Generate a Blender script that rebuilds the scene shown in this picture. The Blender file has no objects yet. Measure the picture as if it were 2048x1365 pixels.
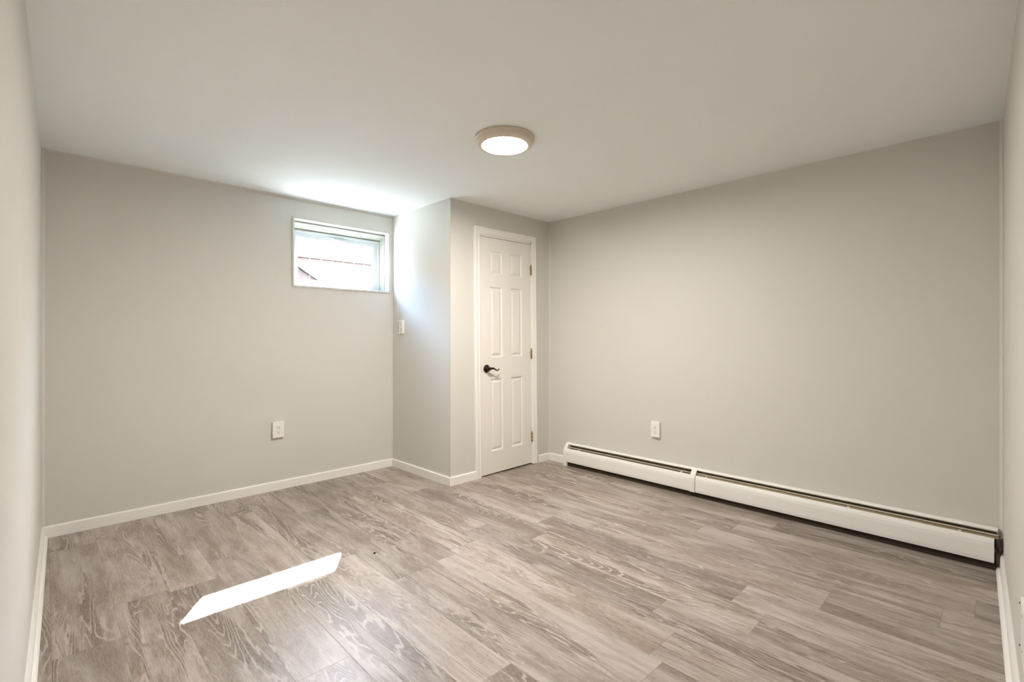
import bpy, bmesh, math, random
from mathutils import Vector, Matrix
S = bpy.context.scene
COL = S.collection

# ------------------------------------------------------------------ camera
FPX = 964.0
cam_d = bpy.data.cameras.new('camera'); cam = bpy.data.objects.new('camera', cam_d); COL.objects.link(cam)
cam_d.sensor_width = 36.0; cam_d.lens = FPX / 2048 * 36.0
cam_d.shift_y = -7.5 / 2048
cam_d.clip_start = 0.01; cam_d.clip_end = 200
cam.location = (0.007, -3.93, 1.176)
cam.rotation_euler = (math.pi / 2, 0, -math.radians(44.2))
S.camera = cam

# ------------------------------------------------------------------ world, sun, exposure
SKY_STRENGTH = 4.7
SUN_STRENGTH = 80.0
LAMP_STRENGTH = 165.0
w = bpy.data.worlds.new('sky'); S.world = w; w.use_nodes = True
nt = w.node_tree; nt.nodes.clear()
wo = nt.nodes.new('ShaderNodeOutputWorld'); bg = nt.nodes.new('ShaderNodeBackground')
sky = nt.nodes.new('ShaderNodeTexSky'); sky.sky_type = 'NISHITA'; sky.sun_disc = False
sky.sun_elevation = math.radians(45); sky.sun_rotation = math.radians(31.5)
sky.air_density = 1.0; sky.dust_density = 0.6; sky.ozone_density = 1.0
bg.inputs['Strength'].default_value = SKY_STRENGTH
nt.links.new(sky.outputs[0], bg.inputs[0]); nt.links.new(bg.outputs[0], wo.inputs[0])
sun_d = bpy.data.lights.new('sun', 'SUN'); sun = bpy.data.objects.new('sun', sun_d); COL.objects.link(sun)
sun_d.energy = SUN_STRENGTH; sun_d.angle = math.radians(0.53); sun_d.color = (0.97, 0.985, 1.0)
SUN_AZ = math.atan2(1.0, 0.65); SUN_EL = math.radians(43.9)
sdir = Vector((math.cos(SUN_AZ) * math.cos(SUN_EL), math.sin(SUN_AZ) * math.cos(SUN_EL), math.sin(SUN_EL)))
sun.rotation_euler = sdir.to_track_quat('Z', 'Y').to_euler()
sun.location = (6, 8, 9)
vs = S.view_settings
vs.view_transform = 'Standard'; vs.look = 'None'; vs.gamma = 1.0; vs.use_curve_mapping = False; vs.exposure = 1.08

# ------------------------------------------------------------------ materials
def nodemat(name):
    m = bpy.data.materials.new(name); m.use_nodes = True
    return m, m.node_tree, m.node_tree.nodes['Principled BSDF']
def N(nt, t, **kw):
    n = nt.nodes.new(t)
    for k, v in kw.items(): setattr(n, k, v)
    return n
def math_(nt, op, a, b=None, clamp=False):
    n = nt.nodes.new('ShaderNodeMath'); n.operation = op; n.use_clamp = clamp
    for i, v in enumerate((a, b)):
        if v is None: continue
        if isinstance(v, (int, float)): n.inputs[i].default_value = v
        else: nt.links.new(v, n.inputs[i])
    return n.outputs[0]
def mixc(nt, f, a, b, blend='MIX'):
    n = nt.nodes.new('ShaderNodeMix'); n.data_type = 'RGBA'; n.blend_type = blend; n.clamp_factor = True
    for idx, v in ((0, f), (6, a), (7, b)):
        if isinstance(v, (int, float)): n.inputs[idx].default_value = v
        elif isinstance(v, tuple): n.inputs[idx].default_value = (*v, 1)
        else: nt.links.new(v, n.inputs[idx])
    return n.outputs[2]
def ramp(nt, f, lo, hi):
    n = nt.nodes.new('ShaderNodeMapRange'); n.interpolation_type = 'SMOOTHSTEP'
    n.inputs[1].default_value = lo; n.inputs[2].default_value = hi
    nt.links.new(f, n.inputs[0]); return n.outputs[0]
def noise(nt, vec, scale, detail=3, rough=.5, dist=0):
    n = nt.nodes.new('ShaderNodeTexNoise')
    n.inputs['Scale'].default_value = scale; n.inputs['Detail'].default_value = detail
    n.inputs['Roughness'].default_value = rough; n.inputs['Distortion'].default_value = dist
    if vec is not None: nt.links.new(vec, n.inputs['Vector'])
    return n.outputs[0]

def paint(name, col, rough=.6, bump=.15, scale=220, var=.02, spec=.35):
    m, nt, b = nodemat(name)
    tc = N(nt, 'ShaderNodeTexCoord')
    v = noise(nt, tc.outputs['Object'], 1.7, 3)
    c = mixc(nt, v, tuple(x * (1 - var) for x in col), tuple(min(1, x * (1 + var)) for x in col))
    nt.links.new(c, b.inputs['Base Color'])
    b.inputs['Roughness'].default_value = rough
    b.inputs['Specular IOR Level'].default_value = spec
    f = noise(nt, tc.outputs['Object'], scale, 2)
    bp = N(nt, 'ShaderNodeBump'); bp.inputs['Strength'].default_value = bump; bp.inputs['Distance'].default_value = .001
    nt.links.new(f, bp.inputs['Height']); nt.links.new(bp.outputs[0], b.inputs['Normal'])
    return m
def metal(name, col, rough, metallic=1.0, var=.25):
    m, nt, b = nodemat(name)
    tc = N(nt, 'ShaderNodeTexCoord')
    v = noise(nt, tc.outputs['Object'], 40, 4)
    c = mixc(nt, v, tuple(x * (1 - var) for x in col), tuple(min(1, x * (1 + var)) for x in col))
    nt.links.new(c, b.inputs['Base Color'])
    b.inputs['Metallic'].default_value = metallic; b.inputs['Roughness'].default_value = rough
    return m

M = {}
M['wall'] = paint('greige_wall_paint', (0.695, 0.680, 0.638), .62, .22)
M['ceiling'] = paint('ceiling_paint', (0.91, 0.94, 0.94), .7, .12)
M['trim'] = paint('white_trim_paint', (0.93, 0.91, 0.88), .38, .05, 60, .01)
M['door'] = paint('door_paint', (0.87, 0.84, 0.79), .42, .06, 80, .01)
M['plastic'] = paint('white_plastic', (0.92, 0.90, 0.87), .35, 0, 10, .005)
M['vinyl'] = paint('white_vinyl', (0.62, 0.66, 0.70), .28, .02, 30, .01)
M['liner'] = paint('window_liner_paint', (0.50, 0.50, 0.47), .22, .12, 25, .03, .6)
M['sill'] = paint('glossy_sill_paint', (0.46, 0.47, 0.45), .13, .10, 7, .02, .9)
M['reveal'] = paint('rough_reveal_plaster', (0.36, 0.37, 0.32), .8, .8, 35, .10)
M['enamel'] = paint('heater_enamel', (0.91, 0.90, 0.87), .33, .05, 30, .015)
M['dark_in'] = paint('heater_inside', (0.17, 0.13, 0.08), .7, .3, 60, .4)
M['olive'] = metal('old_galvanised_steel', (0.40, 0.33, 0.21), .5, .4)
M['strip'] = metal('bright_damper_edge', (0.85, 0.80, 0.72), .3, .6, .05)
M['rust'] = metal('rusty_steel', (0.10, 0.045, 0.03), .8, .3, .6)
M['bronze'] = metal('oil_rubbed_bronze', (0.035, 0.018, 0.012), .28, .85, .5)
M['brass'] = metal('antique_brass', (0.42, 0.33, 0.17), .38, .9, .3)
M['slot'] = paint('outlet_slots', (0.03, 0.03, 0.03), .6, 0)
M['grey'] = paint('grey_buttons', (0.22, 0.23, 0.22), .5, 0)
M['screw'] = metal('screw_metal', (0.5, 0.5, 0.48), .4)
M['lamp_ring'] = paint('lamp_ring_enamel', (0.74, 0.64, 0.52), .35, .02, 30, .02, .5)
M['ground'] = paint('pale_concrete', (0.20, 0.205, 0.19), .85, .6, 30, .1)
M['debris'] = paint('dark_crumb', (0.01, 0.01, 0.012), .8, .5)
M['grime_shadow'] = paint('dark_grime_and_shadow', (0.05, 0.035, 0.022), .9, 1, 90, .6)

# lamp diffuser
m, nt, b = nodemat('lit_diffuser')
b.inputs['Base Color'].default_value = (.9, .9, .88, 1)
b.inputs['Emission Color'].default_value = (1.0, 0.935, 0.85, 1); b.inputs['Emission Strength'].default_value = LAMP_STRENGTH
M['lit'] = m

# window glass: clear pane with a fresnel reflection
m = bpy.data.materials.new('window_glass'); m.use_nodes = True; nt = m.node_tree; nt.nodes.clear()
o_ = nt.nodes.new('ShaderNodeOutputMaterial'); mx = nt.nodes.new('ShaderNodeMixShader')
tr = nt.nodes.new('ShaderNodeBsdfTransparent'); gl = nt.nodes.new('ShaderNodeBsdfGlossy'); fr = nt.nodes.new('ShaderNodeFresnel')
tr.inputs[0].default_value = (.96, .98, .97, 1); gl.inputs['Roughness'].default_value = .02; fr.inputs[0].default_value = 1.45
gm = nt.nodes.new('ShaderNodeNewGeometry'); im = nt.nodes.new('ShaderNodeMapRange'); im.inputs[3].default_value = 1.45; im.inputs[4].default_value = 1 / 1.45   # same ratio on both faces of the thin pane
nt.links.new(gm.outputs['Backfacing'], im.inputs[0]); nt.links.new(im.outputs[0], fr.inputs[0])
nt.links.new(fr.outputs[0], mx.inputs[0]); nt.links.new(tr.outputs[0], mx.inputs[1]); nt.links.new(gl.outputs[0], mx.inputs[2])
nt.links.new(mx.outputs[0], o_.inputs[0]); M['glass'] = m

# fence cedar
def cedar(name, c1, c2):
    m, nt, b = nodemat(name)
    tc = N(nt, 'ShaderNodeTexCoord'); oi = N(nt, 'ShaderNodeObjectInfo')
    mp = N(nt, 'ShaderNodeMapping'); mp.inputs['Scale'].default_value = (14, 14, 1.2)
    nt.links.new(tc.outputs['Object'], mp.inputs[0])
    add = N(nt, 'ShaderNodeVectorMath', operation='ADD')
    nt.links.new(mp.outputs[0], add.inputs[0])
    comb = N(nt, 'ShaderNodeCombineXYZ'); nt.links.new(math_(nt, 'MULTIPLY', oi.outputs['Random'], 50.0), comb.inputs[2])
    nt.links.new(comb.outputs[0], add.inputs[1])
    g = noise(nt, add.outputs[0], 2.5, 5, .6, .6)
    c = mixc(nt, ramp(nt, g, .35, .7), c1, c2)
    c = mixc(nt, math_(nt, 'MULTIPLY', oi.outputs['Random'], .35), c, (0.090, 0.050, 0.040))
    vor = N(nt, 'ShaderNodeTexVoronoi'); vor.inputs['Scale'].default_value = 9
    nt.links.new(tc.outputs['Object'], vor.inputs['Vector'])
    k = ramp(nt, vor.outputs['Distance'], .13, .07)
    c = mixc(nt, math_(nt, 'MULTIPLY', k, .7), c, (0.05, 0.025, 0.018))
    nt.links.new(c, b.inputs['Base Color']); b.inputs['Roughness'].default_value = .8
    return m
M['cedar'] = cedar('cedar_boards', (0.062, 0.038, 0.031), (0.086, 0.062, 0.052))

# floor: limed oak planks running along Y
def floor_mat():
    m, nt, b = nodemat('limed_oak_planks')
    L = nt.links
    tc = N(nt, 'ShaderNodeTexCoord'); sp = N(nt, 'ShaderNodeSeparateXYZ'); L.new(tc.outputs['Object'], sp.inputs[0])
    W, LEN = 0.198, 1.22
    xs = math_(nt, 'DIVIDE', math_(nt, 'SUBTRACT', sp.outputs[0], 0.029), W)
    col = math_(nt, 'FLOOR', xs); fx = math_(nt, 'SUBTRACT', xs, col)
    wn = N(nt, 'ShaderNodeTexWhiteNoise', noise_dimensions='1D'); L.new(math_(nt, 'ADD', col, 17.3), wn.inputs['W'])
    ys = math_(nt, 'ADD', math_(nt, 'DIVIDE', sp.outputs[1], LEN), math_(nt, 'MULTIPLY', wn.outputs[0], 1.0))
    row = math_(nt, 'FLOOR', ys); fy = math_(nt, 'SUBTRACT', ys, row)
    cid = N(nt, 'ShaderNodeCombineXYZ'); L.new(col, cid.inputs[0]); L.new(row, cid.inputs[1])
    w2 = N(nt, 'ShaderNodeTexWhiteNoise', noise_dimensions='2D'); L.new(cid.outputs[0], w2.inputs['Vector'])
    rnd = w2.outputs['Value']; rcol = N(nt, 'ShaderNodeSeparateColor'); L.new(w2.outputs['Color'], rcol.inputs[0])
    off = N(nt, 'ShaderNodeCombineXYZ')
    L.new(math_(nt, 'MULTIPLY', rcol.outputs[0], 31.0), off.inputs[0]); L.new(math_(nt, 'MULTIPLY', rcol.outputs[1], 47.0), off.inputs[1])
    L.new(math_(nt, 'MULTIPLY', rcol.outputs[2], 9.0), off.inputs[2])
    vadd = N(nt, 'ShaderNodeVectorMath', operation='ADD'); L.new(tc.outputs['Object'], vadd.inputs[0]); L.new(off.outputs[0], vadd.inputs[1])
    def scaled(sx, sy):
        mp = N(nt, 'ShaderNodeMapping'); mp.inputs['Scale'].default_value = (sx, sy, 1); L.new(vadd.outputs[0], mp.inputs[0]); return mp.outputs[0]
    # figure: contour lines of a long smooth field = cathedral grain, kept to the heartwood patches
    field = noise(nt, scaled(5.0, .55), 1.0, 2.0, .5, .5)
    wob = noise(nt, scaled(70, 12), 1.0, 2, .5)
    t = math_(nt, 'ADD', math_(nt, 'MULTIPLY', field, 34.0), math_(nt, 'MULTIPLY', wob, .8))
    fr_ = math_(nt, 'FRACT', t)
    ring = ramp(nt, math_(nt, 'ABSOLUTE', math_(nt, 'SUBTRACT', fr_, .5)), .17, .05)        # pale limed line
    ring2 = ramp(nt, fr_, 0.2, 1.0)
    heart0 = noise(nt, scaled(10.0, .85), 1.0, 4, .6, .7)
    heart = ramp(nt, heart0, .53, .60)
    hzone = ramp(nt, heart0, .44, .58)
    cloud = noise(nt, scaled(9, 1.8), 1.0, 6, .66, .4)
    pore = noise(nt, scaled(420, 30), 1.0, 3, .7)
    pore2 = noise(nt, scaled(130, 3.5), 1.0, 4, .65)
    pore3 = noise(nt, scaled(34, 1.1), 1.0, 4, .6, .3)
    fine = ramp(nt, pore, .38, .64)
    streak = ramp(nt, pore2, .38, .62)
    band = ramp(nt, pore3, .40, .66)
    knot = noise(nt, scaled(13, 5.5), 1.0, 3, .6, 1.8); knot = ramp(nt, knot, .66, .74)
    dark = (0.108, 0.067, 0.042); mid = (0.205, 0.147, 0.106); pale = (0.505, 0.448, 0.402)
    c = mixc(nt, ramp(nt, cloud, .36, .64), mid, pale)
    c = mixc(nt, math_(nt, 'MULTIPLY', band, .48), c, (0.24, 0.175, 0.13))
    c = mixc(nt, math_(nt, 'MULTIPLY', streak, .32), c, mid)
    c = mixc(nt, math_(nt, 'MULTIPLY', heart, .78), c, dark)
    c = mixc(nt, math_(nt, 'MULTIPLY', math_(nt, 'MULTIPLY', ring, hzone), .62), c, (0.58, 0.52, 0.47))
    c = mixc(nt, math_(nt, 'MULTIPLY', fine, .34), c, (0.60, 0.55, 0.51))
    c = mixc(nt, math_(nt, 'MULTIPLY', knot, .55), c, (0.17, 0.14, 0.125))
    tone = math_(nt, 'ADD', math_(nt, 'MULTIPLY', rnd, .30), .82)
    cm = N(nt, 'ShaderNodeVectorMath', operation='SCALE'); L.new(c, cm.inputs[0]); L.new(tone, cm.inputs['Scale'])
    # seams
    ex = math_(nt, 'MULTIPLY', math_(nt, 'MINIMUM', fx, math_(nt, 'SUBTRACT', 1.0, fx)), W)
    ey = math_(nt, 'MULTIPLY', math_(nt, 'MINIMUM', fy, math_(nt, 'SUBTRACT', 1.0, fy)), LEN)
    seam = ramp(nt, math_(nt, 'MINIMUM', ex, ey), .0018, .0004)
    c = mixc(nt, math_(nt, 'MULTIPLY', seam, .45), cm.outputs[0], (0.14, 0.105, 0.08))
    L.new(c, b.inputs['Base Color'])
    b.inputs['Specular IOR Level'].default_value = .62
    L.new(math_(nt, 'ADD', math_(nt, 'MULTIPLY', fine, .10), .30), b.inputs['Roughness'])
    h = math_(nt, 'SUBTRACT', math_(nt, 'MULTIPLY', fine, .25), math_(nt, 'MULTIPLY', seam, 2.0))
    bp = N(nt, 'ShaderNodeBump'); bp.inputs['Strength'].default_value = .35; bp.inputs['Distance'].default_value = .0012
    L.new(h, bp.inputs['Height']); L.new(bp.outputs[0], b.inputs['Normal'])
    return m
M['floor'] = floor_mat()

# ------------------------------------------------------------------ mesh helpers
class MB:
    def __init__(s): s.v = []; s.f = []; s.smooth = []
    def add(s, vs_, fs, smooth=False):
        o = len(s.v); s.v += [tuple(v) for v in vs_]; s.f += [tuple(i + o for i in f) for f in fs]; s.smooth += [smooth] * len(fs); return s
    def box(s, x0, x1, y0, y1, z0, z1):
        v = [(x, y, z) for z in (z0, z1) for y in (y0, y1) for x in (x0, x1)]
        return s.add(v, [(0, 2, 3, 1), (4, 5, 7, 6), (0, 1, 5, 4), (2, 6, 7, 3), (0, 4, 6, 2), (1, 3, 7, 5)])
    def prism(s, poly, z0, z1):
        n = len(poly); v = [(x, y, z0) for x, y in poly] + [(x, y, z1) for x, y in poly]
        return s.add(v, [tuple(range(n))[::-1], tuple(range(n, 2 * n))] + [(i, (i + 1) % n, n + (i + 1) % n, n + i) for i in range(n)])
    def sweep(s, prof, a, b, nrm, smooth=False, close=True):
        """prof: (out, z) pairs swept from a to b (xy); out is measured along nrm"""
        n = len(prof); v = []
        for p in (a, b):
            for o, z in prof: v.append((p[0] + nrm[0] * o, p[1] + nrm[1] * o, z))
        m_ = n if close else n - 1
        fs = [(i, (i + 1) % n, n + (i + 1) % n, n + i) for i in range(m_)]
        if close: fs += [tuple(range(n))[::-1], tuple(range(n, 2 * n))]
        return s.add(v, fs, smooth)
    def lathe(s, prof, c=(0, 0, 0), ax='z', n=64, smooth=True):
        v = []
        for r, h in prof:
            for i in range(n):
                t = 2 * math.pi * i / n; a_, b_ = r * math.cos(t), r * math.sin(t)
                p = {'z': (a_, b_, h), 'y': (a_, h, b_), 'x': (h, a_, b_)}[ax]
                v.append((c[0] + p[0], c[1] + p[1], c[2] + p[2]))
        fs = []
        for k in range(len(prof) - 1):
            for i in range(n):
                j = (i + 1) % n; fs.append((k * n + i, k * n + j, (k + 1) * n + j, (k + 1) * n + i))
        fs += [tuple(range(n)), tuple(range((len(prof) - 1) * n, len(prof) * n))]
        return s.add(v, fs, smooth)
    def tube(s, pts, rads, n=12, flat=1.0, smooth=True):
        v = []; P = [Vector(p) for p in pts]; up = Vector((0, 0, 1))
        for i, p in enumerate(P):
            d = (P[min(i + 1, len(P) - 1)] - P[max(i - 1, 0)]).normalized()
            u = up if abs(d.z) < .95 else Vector((0, 1, 0))
            sx = d.cross(u).normalized(); sy = sx.cross(d).normalized()
            for k in range(n):
                t = 2 * math.pi * k / n; v.append(p + sx * math.cos(t) * rads[i] + sy * math.sin(t) * rads[i] * flat)
        fs = [(i * n + k, i * n + (k + 1) % n, (i + 1) * n + (k + 1) % n, (i + 1) * n + k) for i in range(len(P) - 1) for k in range(n)]
        fs += [tuple(range(n))[::-1], tuple(range((len(P) - 1) * n, len(P) * n))]
        return s.add(v, fs, smooth)
    def build(s, name, mat, parent=None, bevel=0, seg=2, origin=None):
        me = bpy.data.meshes.new(name)
        if origin is not None: s.v = [(x - origin[0], y - origin[1], z - origin[2]) for x, y, z in s.v]
        me.from_pydata(s.v, [], s.f); me.polygons.foreach_set('use_smooth', s.smooth)
        bm = bmesh.new(); bm.from_mesh(me); bmesh.ops.recalc_face_normals(bm, faces=bm.faces); bm.to_mesh(me); bm.free()
        me.materials.append(mat)
        o = bpy.data.objects.new(name, me); COL.objects.link(o)
        if origin is not None: o.location = origin
        if parent: o.parent = parent
        if bevel:
            md = o.modifiers.new('bevel', 'BEVEL'); md.width = bevel; md.segments = seg; md.limit_method = 'ANGLE'; md.angle_limit = math.radians(35)
        return o
def struct(o): o['kind'] = 'structure'; return o
def tag(o, label, cat, group=None):
    o['label'] = label; o['category'] = cat
    if group: o['group'] = group
    return o
def empty(name, loc=(0, 0, 0), rot=(0, 0, 0)):
    o = bpy.data.objects.new(name, None); o.empty_display_size = .1; COL.objects.link(o); o.location = loc; o.rotation_euler = rot; return o

# ------------------------------------------------------------------ room shell
H = 2.28
P0 = (0.0, 0.0); P1 = (2.30, 0.0); P2 = (2.315, -.857); P3 = (3.495, -.857); P4 = (3.50, -3.914); P5 = (-.086, -4.035)
struct(MB().box(-.3, 3.7, -4.2, .25, -.12, 0).build('floor', M['floor']))
struct(MB().box(-.3, 3.7, -4.2, .25, H, H + .2).build('ceiling', M['ceiling']))
# back wall with the window opening; its left board stands 4 mm proud of the right one
WX0, WX1, WZ0, WZ1 = 1.413, 2.268, 1.578, 2.128
m = MB()
m.box(-.1, 1.221, -.004, .25, 0, H).box(1.221, WX0, 0, .25, 0, H).box(WX1, 3.6, 0, .25, 0, H)
m.box(WX0, WX1, 0, .25, 0, WZ0).box(WX0, WX1, 0, .25, WZ1, H)
struct(m.build('wall_back', M['wall']))
struct(MB().prism([P0, (-.086, -4.035), (-.186, -4.135), (-.1, 0)], 0, H).build('wall_left', M['wall']))
struct(MB().prism([P5, P4, (3.6, -4.014), (-.186, -4.135)], 0, H).build('wall_front', M['wall']))
struct(MB().prism([(3.495, 0), P3, P4, (3.6, -4.014), (3.595, 0)], 0, H).build('wall_right', M['wall']))
struct(MB().prism([P1, P2, (2.415, -.757), (2.40, 0)], 0, H).build('wall_closet_side', M['wall']))
DX0, DX1, DZ = 2.605, 3.29, 2.06
m = MB().prism([P2, (DX0, -.857), (DX0, -.757), (2.415, -.757)], 0, H).box(DX1, 3.4955, -.857, -.757, 0, H).box(DX0, DX1, -.857, -.757, DZ, H)
struct(m.build('wall_closet_front', M['wall']))

# slim painted corner and ceiling beads
def quarter(r, n=4): return [(0, 0)] + [(r * math.cos(a), r * math.sin(a)) for a in [i * math.pi / 2 / n for i in range(n + 1)]]
def vbead(name, c, sx, sy, r, mat):
    pts = [(c[0] + sx * p[0], c[1] + sy * p[1]) for p in [(0, 0), (r, 0), (r * .75, r * .4), (r * .4, r * .75), (0, r)]]
    struct(MB().prism(pts, .0, H).build(name, mat))
vbead('trim_1', (0, -.004), 1, -1, .014, M['wall'])
vbead('trim_2', (2.30, 0), -1, -1, .008, M['wall'])
vbead('trim_3', (3.495, -.857), -1, -1, .010, M['wall'])
vbead('trim_4', (3.50, -3.914), -1, 1, .013, M['wall'])
# bead on the outside corner of the closet
struct(MB().prism([(2.3115, -.8595), (2.3135, -.8615), (2.3215, -.8575), (2.3155, -.852), (2.3125, -.852)], 0, H).build('trim_5', M['wall'], bevel=.001))
def cbead(name, a, b, nrm, r, mat):
    struct(MB().sweep([(0, H), (0, H - r), (r * .35, H - r * .9), (r * .55, H)], a, b, nrm).build(name, mat))
cbead('trim_6', (0.014, -.004), (2.292, -.001), (0, -1), .016, M['wall'])
cbead('trim_7', (3.496, -.867), (3.50, -3.90), (-1, 0), .008, M['wall'])

# baseboards
def baseboard(name, a, b, nrm, h=.068, t=.013, shoe=False, ext=0):
    prof = [(0, 0), (t, 0), (t, h - .006), (t - .005, h), (0, h)]
    if shoe: prof = [(0, 0), (t + .014, 0), (t + .013, .008), (t + .008, .015), (t, .018), (t, h - .012), (t - .005, h), (0, h)]
    return struct(MB().sweep(prof, a, b, nrm).build(name, M['trim']))
baseboard('baseboard_back', (0, -.004), (2.30, -.001), (0, -1))
baseboard('baseboard_closet_side', (2.3, 0), (2.315, -.870), (-1, -.0175))
baseboard('baseboard_closet_front_1', (2.302, -.857), (2.583, -.857), (0, -1))
baseboard('baseboard_closet_front_2', (3.335, -.857), (3.495, -.857), (0, -1))
baseboard('baseboard_right', (3.495, -.857), (3.4954, -1.092), (-1, 0))
lv = Vector((P5[0] - P0[0], P5[1] - P0[1])).normalized(); ln = (-lv.y, lv.x)
baseboard('baseboard_left', (0, -.004), P5, ln, shoe=True, h=.07)
fv = Vector((P5[0] - P4[0], P5[1] - P4[1])).normalized(); fn = (fv.y, -fv.x)
baseboard('baseboard_front', (3.50 - .004, -3.914), P5, fn, shoe=True, h=.085)

# ------------------------------------------------------------------ window_1
win = struct(empty('window_1', (1.84, 0, 1.578)))
def wp(mb, name, mat, parent=None, bevel=0):
    o = mb.build(name, mat, bevel=bevel)
    p = parent or win
    off = Vector((0, 0, 0)) if parent else Vector(win.location)
    o.parent = win if not parent else parent
    base = Vector(win.location)
    if not parent: o.location = -base
    return o
def frame_mb(x0, x1, z0, z1, t, y0, y1, tb=None, tt=None):
    tb = t if tb is None else tb; tt = t if tt is None else tt
    return MB().box(x0, x0 + t, y0, y1, z0, z1).box(x1 - t, x1, y0, y1, z0, z1).box(x0 + t, x1 - t, y0, y1, z0, z0 + tb).box(x0 + t, x1 - t, y0, y1, z1 - tt, z1)
# thin painted edge strip standing off the wall
wp(frame_mb(WX0 - .002, WX1 + .002, WZ0 - .002, WZ1 + .002, .015, -.012, .002), 'casing', M['wall'], bevel=.002)
# liner (white boards lining the opening)
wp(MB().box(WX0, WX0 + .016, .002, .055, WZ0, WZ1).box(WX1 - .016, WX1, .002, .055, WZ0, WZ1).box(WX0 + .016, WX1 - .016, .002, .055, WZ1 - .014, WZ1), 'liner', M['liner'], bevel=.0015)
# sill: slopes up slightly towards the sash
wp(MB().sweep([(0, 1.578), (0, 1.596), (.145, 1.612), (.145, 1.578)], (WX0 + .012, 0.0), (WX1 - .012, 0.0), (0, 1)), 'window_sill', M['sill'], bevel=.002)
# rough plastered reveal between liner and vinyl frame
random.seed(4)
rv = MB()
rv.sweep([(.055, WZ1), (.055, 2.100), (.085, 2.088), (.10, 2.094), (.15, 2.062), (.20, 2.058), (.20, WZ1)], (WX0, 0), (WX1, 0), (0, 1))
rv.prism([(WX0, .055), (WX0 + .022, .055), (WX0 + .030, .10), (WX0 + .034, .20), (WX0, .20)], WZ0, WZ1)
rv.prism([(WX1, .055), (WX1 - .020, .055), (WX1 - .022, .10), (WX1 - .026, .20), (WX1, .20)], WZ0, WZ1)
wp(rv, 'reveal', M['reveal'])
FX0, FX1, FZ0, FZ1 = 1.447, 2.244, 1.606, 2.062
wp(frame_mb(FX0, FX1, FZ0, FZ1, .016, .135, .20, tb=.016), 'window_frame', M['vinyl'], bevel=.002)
sash = wp(frame_mb(FX0 + .016, FX1 - .016, FZ0 + .016, FZ1 - .016, .037, .150, .188, tb=.028, tt=.040), 'sash', M['vinyl'], bevel=.003)
o = MB().box(FX0 + .045, FX1 - .045, .166, .170, FZ0 + .040, FZ1 - .050).build('glass', M['glass']); o.parent = sash
bead = frame_mb(FX0 + .053, FX1 - .053, FZ0 + .044, FZ1 - .056, .007, .158, .166).build('glazing_bead', M['vinyl'], bevel=.001); bead.parent = sash
lt = MB().box(1.815, 1.895, .138, .150, 2.012, 2.030).box(1.828, 1.850, .130, .140, 2.016, 2.026).box(1.862, 1.884, .130, .140, 2.016, 2.026).box(1.79, 1.92, .141, .150, 2.030, 2.0345)
lt = lt.build('latch', M['vinyl'], bevel=.0015); lt.parent = sash

# ------------------------------------------------------------------ door_1 (closet door, hangs a touch out of plumb)
door = struct(empty('door_1', (2.945, -.857, 0)))
door.rotation_euler = (0, math.radians(-.6), 0)
SW, SH = .605, 2.028                     # slab, local x from -.3025 to .3025
sx0, sx1 = -.3025, .3025
zb = .012
def dpart(mb, name, mat, parent=None, bevel=0, seg=2):
    return mb.build(name, mat, parent or door, bevel, seg)
# casing with a stepped profile, mitred
def casing_mb():
    mb = MB(); gap = .012
    ix0, ix1, iz = sx0 - gap, sx1 + gap, SH + gap + .006
    wds = .056
    prof = [(0, 0), (0, -.012), (.010, -.016), (.014, -.012), (.034, -.015), (.046, -.019), (wds, -.016), (wds, 0)]
    path = [(ix0, 0, -1, 0), (ix0, iz, -1, 1), (ix1, iz, 1, 1), (ix1, 0, 1, 0)]
    rings = []
    for (x, z, dx, dz) in path:
        rings.append([(x + dx * o_, y, z + dz * o_) for o_, y in prof])
    n = len(prof); v = [p for r in rings for p in r]
    fs = [(k * n + i, k * n + (i + 1) % n, (k + 1) * n + (i + 1) % n, (k + 1) * n + i) for k in range(3) for i in range(n)]
    fs += [tuple(range(n))[::-1], tuple(range(3 * n, 4 * n))]
    return mb.add(v, fs)
dpart(casing_mb(), 'casing', M['trim'])
jb = MB().box(sx0 - .022, sx0 - .003, .001, .094, .004, SH + .020).box(sx1 + .003, sx1 + .022, .001, .094, .004, SH + .020).box(sx0 - .022, sx1 + .022, .001, .094, SH + .004, SH + .022)
jb.box(sx0 - .003, sx0 + .008, .045, .08, .004, SH).box(sx1 - .008, sx1 + .003, .045, .08, .004, SH)
dpart(jb, 'jamb', M['trim'])
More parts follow.
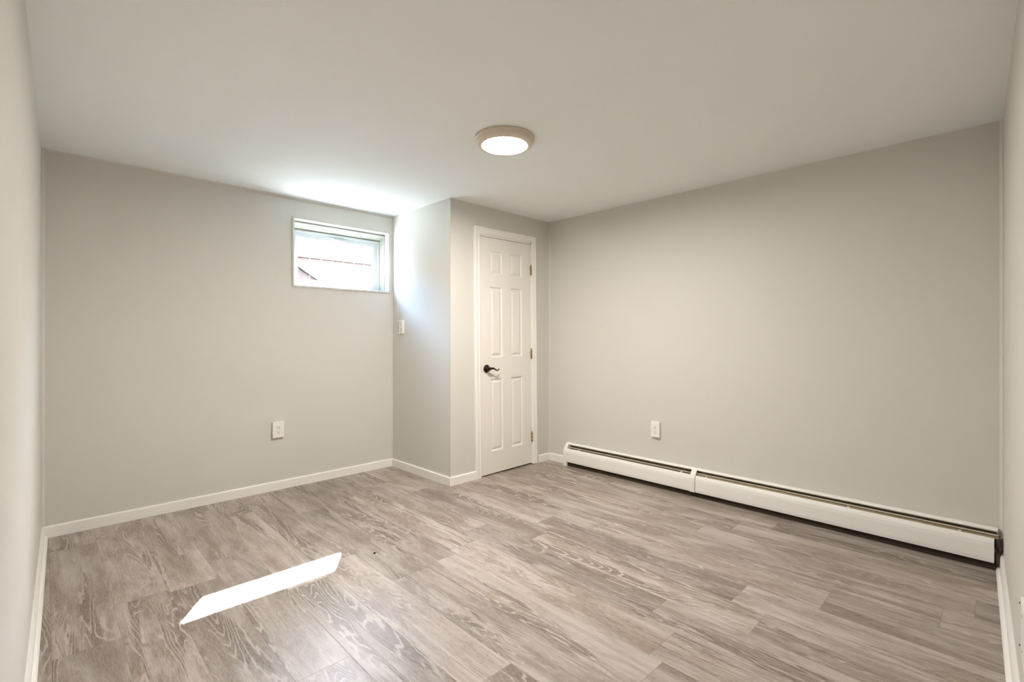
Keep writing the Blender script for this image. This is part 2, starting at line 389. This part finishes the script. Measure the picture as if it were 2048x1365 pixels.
# six-panel slab: grid with raised panels on the room side
def slab_mb():
    mb = MB(); yf, yb = .002, .037
    cols = [(sx0 + .110, sx0 + .252), (sx0 + .352, sx0 + .496)]
    rows = [(.200, .822), (1.005, 1.610), (1.718, 1.920)]
    xs = sorted({sx0, sx1} | {c for p in cols for c in p}); zs = sorted({zb, SH} | {r for p in rows for r in p})
    for i in range(len(xs) - 1):
        for j in range(len(zs) - 1):
            x0, x1, z0, z1 = xs[i], xs[i + 1], zs[j], zs[j + 1]
            if (x0, x1) in cols and (z0, z1) in rows:
                steps = [(0, yf), (.006, yf + .0035), (.010, yf + .011), (.013, yf + .011), (.034, yf + .0025), (.036, yf + .0025)]
                rings = [[(x0 + d, y, z0 + d), (x1 - d, y, z0 + d), (x1 - d, y, z1 - d), (x0 + d, y, z1 - d)] for d, y in steps]
                v = [p for r in rings for p in r]; fs = []
                for k in range(len(rings) - 1):
                    for q in range(4): fs.append((k * 4 + q, k * 4 + (q + 1) % 4, k * 4 + 4 + (q + 1) % 4, k * 4 + 4 + q))
                L_ = (len(rings) - 1) * 4; fs.append((L_, L_ + 1, L_ + 2, L_ + 3)); mb.add(v, fs)
            else:
                mb.add([(x0, yf, z0), (x1, yf, z0), (x1, yf, z1), (x0, yf, z1)], [(0, 1, 2, 3)])
    mb.add([(sx0, yf, zb), (sx1, yf, zb), (sx1, yf, SH), (sx0, yf, SH), (sx0, yb, zb), (sx1, yb, zb), (sx1, yb, SH), (sx0, yb, SH)],
           [(4, 7, 6, 5), (0, 4, 5, 1), (1, 5, 6, 2), (2, 6, 7, 3), (3, 7, 4, 0)])
    return mb
dpart(slab_mb(), 'door_slab', M['door'])
for hz in (1.790, 1.020, .255):
    hg = dpart(MB().box(sx1 - .001, sx1 + .011, -.003, .010, hz - .044, hz + .044), 'hinge', M['brass'], bevel=.001)
    k = MB()
    for q in range(3): k.lathe([(.0056, hz - .044 + q * .030), (.0056, hz - .016 + q * .030)], (sx1 + .004, -.008, 0), 'z', 16)
    k.lathe([(.003, hz + .044), (.005, hz + .048), (.001, hz + .053)], (sx1 + .004, -.008, 0), 'z', 12)
    k.build('hinge_knuckle', M['brass'], hg)
hx, hz = sx0 + .062, .912
hd = dpart(MB().lathe([(.033, .002), (.034, -.003), (.031, -.008), (.024, -.012), (.016, -.015), (.0135, -.022), (.0125, -.035), (.014, -.044), (.010, -.048)], (hx, 0, hz), 'y', 40), 'door_handle', M['bronze'])
pts = [(hx - .006, -.040, hz), (hx + .014, -.046, hz + .003), (hx + .032, -.050, hz + .004), (hx + .050, -.051, hz - .004), (hx + .068, -.050, hz - .014), (hx + .084, -.047, hz - .017), (hx + .096, -.045, hz - .012), (hx + .103, -.044, hz - .003)]
lev = MB().tube(pts, [.011, .0125, .010, .0075, .0065, .006, .0055, .004], 14, .8).build('lever', M['bronze'], hd)
dpart(MB().box(sx0 - .0015, sx0 + .0005, .0005, .020, hz - .03, hz + .03), 'latch_plate', M['brass'])

# ------------------------------------------------------------------ baseboard_heater along the right wall
HY0, HY1, HYJ = -1.092, -3.895, -2.318           # left end, right end, joint
def hx_(y): return 3.4954 + (3.50 - 3.4954) * (y + .857) / (-3.914 + .857)
heater = tag(empty('baseboard_heater', (3.497, -2.49, 0)), 'long low white metal baseboard heater with a dark slot along its top', 'heater')
def hpart(mb, name, mat, parent=None, bevel=0):
    hl = Vector(heater.location)
    mb.v = [(x - hl.x, y - hl.y, z - hl.z) for x, y, z in mb.v]
    return mb.build(name, mat, parent or heater, bevel)
NX = (-1, 0)
def sw(prof, y0, y1, close=True, smooth=False): return MB().sweep(prof, (3.4955, y0), (3.4995 if y1 < -3 else 3.497, y1), NX, smooth, close)
def sheet(path, t=.0015):
    # closed thin profile from an open path of (out, z)
    out = []
    for i, (a, z) in enumerate(path):
        p = path[max(i - 1, 0)]; q = path[min(i + 1, len(path) - 1)]
        d = Vector((q[0] - p[0], q[1] - p[1])).normalized(); out.append((a - d.y * t, z + d.x * t))
    return path + out[::-1]
# back plate with the rolled hood
hpart(sw(sheet([(.002, .012), (.002, .198), (.006, .204), (.024, .202), (.031, .195), (.030, .191)]), HY0 - .02, HY1), 'back_plate', M['enamel'])
hpart(sw([(.0045, .03), (.0045, .180), (.0052, .180), (.0052, .03)], HY0 - .03, HY1 + .004), 'inner_liner', M['dark_in'])
# element: pipe with fins, one finned length per section
for (a, b_) in ((HY0 - .05, HYJ + .03), (HYJ - .03, HY1 - .006)):
    L0, L1 = max(a, b_), min(a, b_)
    pp = hpart(MB().tube([(3.497 - .033, L0, .095), (3.497 - .033, L1, .095)], [.011, .011], 16), 'heating_pipe', M['olive'])
    fm = MB(); y = L0 - .05
    while y > L1 + .06:
        fm.box(3.497 - .056, 3.497 - .010, y - .0004, y + .0004, .062, .135); y -= .009
    f = hpart(fm, 'fins', M['olive'], pp)
# damper blades standing in the slot
hpart(sw([(.010, .166), (.036, .160), (.036, .158), (.010, .163)], HY0 - .045, HYJ + .012), 'damper', M['olive'])
hpart(sw([(.034, .166), (.037, .1745), (.0400, .1745), (.038, .166)], HY0 - .045, HYJ + .012), 'damper_edge', M['strip'])
hpart(sw([(.020, .170), (.050, .160), (.050, .158), (.020, .166)], HYJ - .012, HY1 - .004), 'damper', M['olive'])
hpart(sw([(.0345, .172), (.0365, .1775), (.0385, .1775), (.0375, .171)], HYJ - .012, HY1 - .004), 'damper_edge', M['strip'])
# front panels
front = sheet([(.050, .148), (.054, .158), (.060, .161), (.0655, .150), (.070, .138), (.072, .120), (.0715, .060), (.069, .042), (.060, .038)])
hpart(sw(front, HY0 - .030, HYJ + .002), 'front_panel', M['enamel'])
hpart(sw(front, HYJ - .019, HY1 + .012), 'front_panel', M['enamel'])
# floor-level strip: dirt and the shadow under the heater, put into its dark colour
hpart(sw([(.004, .001), (.052, .001), (.052, .020), (.050, .030), (.004, .030)], HY0 - .030, HY1 + .006), 'bottom_dark_strip', M['grime_shadow'])
# end cap and joiner
capp = [(0, .0), (.073, .0), (.0745, .060), (.0745, .122), (.072, .142), (.064, .160), (.040, .194), (.030, .204), (.006, .208), (0, .208)]
hpart(MB().sweep(capp, (3.4955, HY0), (3.4955, HY0 - .034), NX), 'end_cap', M['enamel'], bevel=.002)
joinp = [(.030, .2035), (.040, .195), (.064, .1625), (.0745, .142), (.0775, .121), (.077, .060), (.0745, .038), (.066, .040), (.067, .060), (.067, .121), (.058, .1555), (.034, .190)]
hpart(MB().sweep(joinp, (3.497, HYJ + .022), (3.497, HYJ - .016), NX), 'joiner', M['enamel'], bevel=.001)
for yy in (HY0 - .16, HYJ + .10, HYJ - .09, HYJ - .95, HY1 + .14):
    hpart(MB().box(3.4975 - .050, 3.4975 - .005, yy - .006, yy + .006, .150, .166), 'bracket', M['strip'])
# bare rusty end of the element at the right-hand end
hpart(MB().box(3.4995 - .066, 3.4995 - .012, HY1 - .008, HY1 - .004, .045, .168), 'end_bracket', M['rust'])

# ------------------------------------------------------------------ ceiling_light
LX, LY = 1.842, -1.985
lamp = tag(empty('ceiling_light', (LX, LY, H)), 'round flush-mount light with beige ring, lit, on the white ceiling', 'ceiling light')
MB().lathe([(.166, 0), (.1665, -.010), (.163, -.014), (.160, -.015), (.1605, -.020), (.1575, -.024), (.157, -.030), (.150, -.038), (.140, -.043), (.130, -.0445), (.1235, -.043), (.1225, -.036), (.1225, -.020), (.0, -.020)], n=96).build('lamp_ring', M['lamp_ring'], lamp)
MB().lathe([(.1220, -.034), (.1215, -.0395), (.110, -.0405), (.06, -.041), (.001, -.041)], n=96).build('diffuser', M['lit'], lamp)

# ------------------------------------------------------------------ outlets, control, cover plate
def outlet(name, label, loc, rotz, w_=.073, h_=.120, d=.022):
    """local: x right, -y out of the wall, z up; origin at the wall"""
    o = tag(empty(name, loc, (0, 0, rotz)), label, 'outlet')
    MB().box(-w_ / 2, w_ / 2, -d, 0, -h_ / 2, h_ / 2).build('plate', M['plastic'], o, .003, 3)
    for s in (1, -1):
        r = MB().prism([(-.0165, -d - .0015), (.0165, -d - .0015), (.0165, -d + .002), (-.0165, -d + .002)], s * .0195 - .014, s * .0195 + .014).build('receptacle', M['plastic'], o, .004, 3)
        zc = s * .0195
        sl = MB().box(-.0080, -.0052, -d - .0022, -d + .001, zc - .002, zc + .0065).box(.0052, .0080, -d - .0022, -d + .001, zc - .001, zc + .0055)
        sl.lathe([(.0030, -d - .0022), (.0030, -d + .001)], (0, 0, zc - .0075), 'y', 12)
        sl.build('slots', M['slot'], r)
    MB().lathe([(.0028, -d - .0012), (.0028, -d + .001)], (0, 0, 0), 'y', 12).build('screw', M['screw'], o)
    return o
outlet('wall_outlet', 'white duplex outlet on the back wall left of the corner, below the window', (1.303, 0, .466), 0, .082, .122, .026)
outlet('wall_outlet', 'white duplex outlet on the right wall above the baseboard heater', (3.4965, -1.987, .447), math.pi / 2 * -1, .073, .122, .024)
# wall control on the closet side (faces -x)
kp = tag(empty('wall_control', (2.3027, -.150, 1.268), (0, 0, -math.pi / 2 + math.radians(1.0))), 'small white wall control with rows of tiny buttons, beside the window corner', 'wall control')
MB().box(-.047, .047, -.014, .001, -.060, .060).build('plate', M['plastic'], kp, .003, 3)
for r in range(7):
    MB().lathe([(.0052, -.0165), (.0052, -.012)], (-.026, 0, .044 - r * .0145), 'y', 12).build('button', M['grey'], kp)
for z in (.042, .020, -.018, -.034):
    MB().box(.004, .030, -.0155, -.012, z - .0018, z + .0018).build('bar', M['grey'], kp)
MB().lathe([(.004, -.0165), (.004, -.012)], (.016, 0, -.051), 'y', 12).build('screw', M['screw'], kp)
# cover plate at the right frame edge, on the front wall
def on_front(x, z, off=0):
    y = P4[1] + (x - P4[0]) * (P5[1] - P4[1]) / (P5[0] - P4[0]); return (x + fn[0] * off, y + fn[1] * off, z)
fa = math.atan2(fv.y, fv.x) # direction towards -x
cp = tag(empty('cover_plate', on_front(1.995, .335), (0, 0, fa)), 'white cover plate low on the near right wall, at the photo edge', 'cover plate')
MB().box(-.057, .057, -.006, .0005, -.085, .085).build('plate', M['plastic'], cp, .002)
for z in (-.05, .05): MB().lathe([(.003, -.0075), (.003, -.005)], (0, 0, z), 'y', 10).build('screw', M['screw'], cp)
for z, lb in ((.338, 'small dark nail in the near right wall, the upper of two beside the cover plate'), (.205, 'small dark nail in the near right wall, the lower of two beside the cover plate')):
    nl = MB().lathe([(.0030, -.002), (.0024, .001)], (0, 0, 0), 'y', 10).build('nail', M['slot'])
    nl.location = on_front(2.215, z); nl.rotation_euler = (0, 0, fa); tag(nl, lb, 'nail')
# crumb on the floor
random.seed(2)
db = MB().lathe([(.001, 0), (.0045, .0005), (.0052, .003), (.003, .006), (.0008, .007)], (0, 0, 0), 'z', 9, False)
db.v = [(x * 1.3 + random.uniform(-.0012, .0012), y + random.uniform(-.0012, .0012), z) for x, y, z in db.v]
db.tube([(.003, 0, .002), (.009, .004, .003), (.013, .003, .0015)], [.0012, .001, .0006], 6)
o = db.build('debris_crumb', M['debris']); o.location = (1.297, -1.532, 0.0); tag(o, 'tiny dark crumb lying on the plank floor right of the sun patch', 'debris')

# ------------------------------------------------------------------ outside: ground and cedar fence
GZ = 1.48
struct(MB().box(-6, 10, .25, 9, GZ - .15, GZ).build('ground', M['ground']))
FY = 1.80
fence = tag(empty('wooden_fence', (2.6, FY, GZ)), 'pale reddish wooden board fence outside the basement window', 'fence')
def fpart(mb, name, bevel=0):
    mb.v = [(x - 2.6, y - FY, z - GZ) for x, y, z in mb.v]; return mb.build(name, M['cedar'], fence, bevel)
TOP = 2.62
random.seed(7)
PW = .138; x = 2.396 - PW * 22
for i in range(50):
    g = .004 + random.random() * .004; dz = random.uniform(-.008, .008)
    b0 = MB().box(x + g / 2, x + PW - g / 2, FY, FY + .016, GZ + .02, TOP + dz)
    me = fpart(b0, 'board', .002); x += PW
fpart(MB().box(2.396 - PW * 22, x, FY - .038, FY, 2.105, 2.195), 'rail', .003)
fpart(MB().box(2.396 - PW * 22, x, FY - .038, FY, 1.60, 1.69), 'rail', .003)
fpart(MB().box(2.396 - PW * 22, x, FY - .038, FY, 2.40, 2.49), 'rail', .003)
def brace(x0, z0, x1, z1, w_=.085):
    d = Vector((x1 - x0, z1 - z0)).normalized(); n = Vector((-d.y, d.x)) * w_ / 2
    q = [(x0 + n.x, z0 + n.y), (x1 + n.x, z1 + n.y), (x1 - n.x, z1 - n.y), (x0 - n.x, z0 - n.y)]
    v = [(a, FY - .038, c) for a, c in q] + [(a, FY - .001, c) for a, c in q]
    return MB().add(v, [(0, 1, 2, 3), (7, 6, 5, 4), (0, 4, 5, 1), (1, 5, 6, 2), (2, 6, 7, 3), (3, 7, 4, 0)])
fpart(brace(2.05, 2.075, 2.66, 1.70), 'brace', .002)
for px in (.62, 1.98, 4.42): fpart(MB().box(px, px + .09, FY - .128, FY - .038, GZ, TOP - .05), 'post', .004)
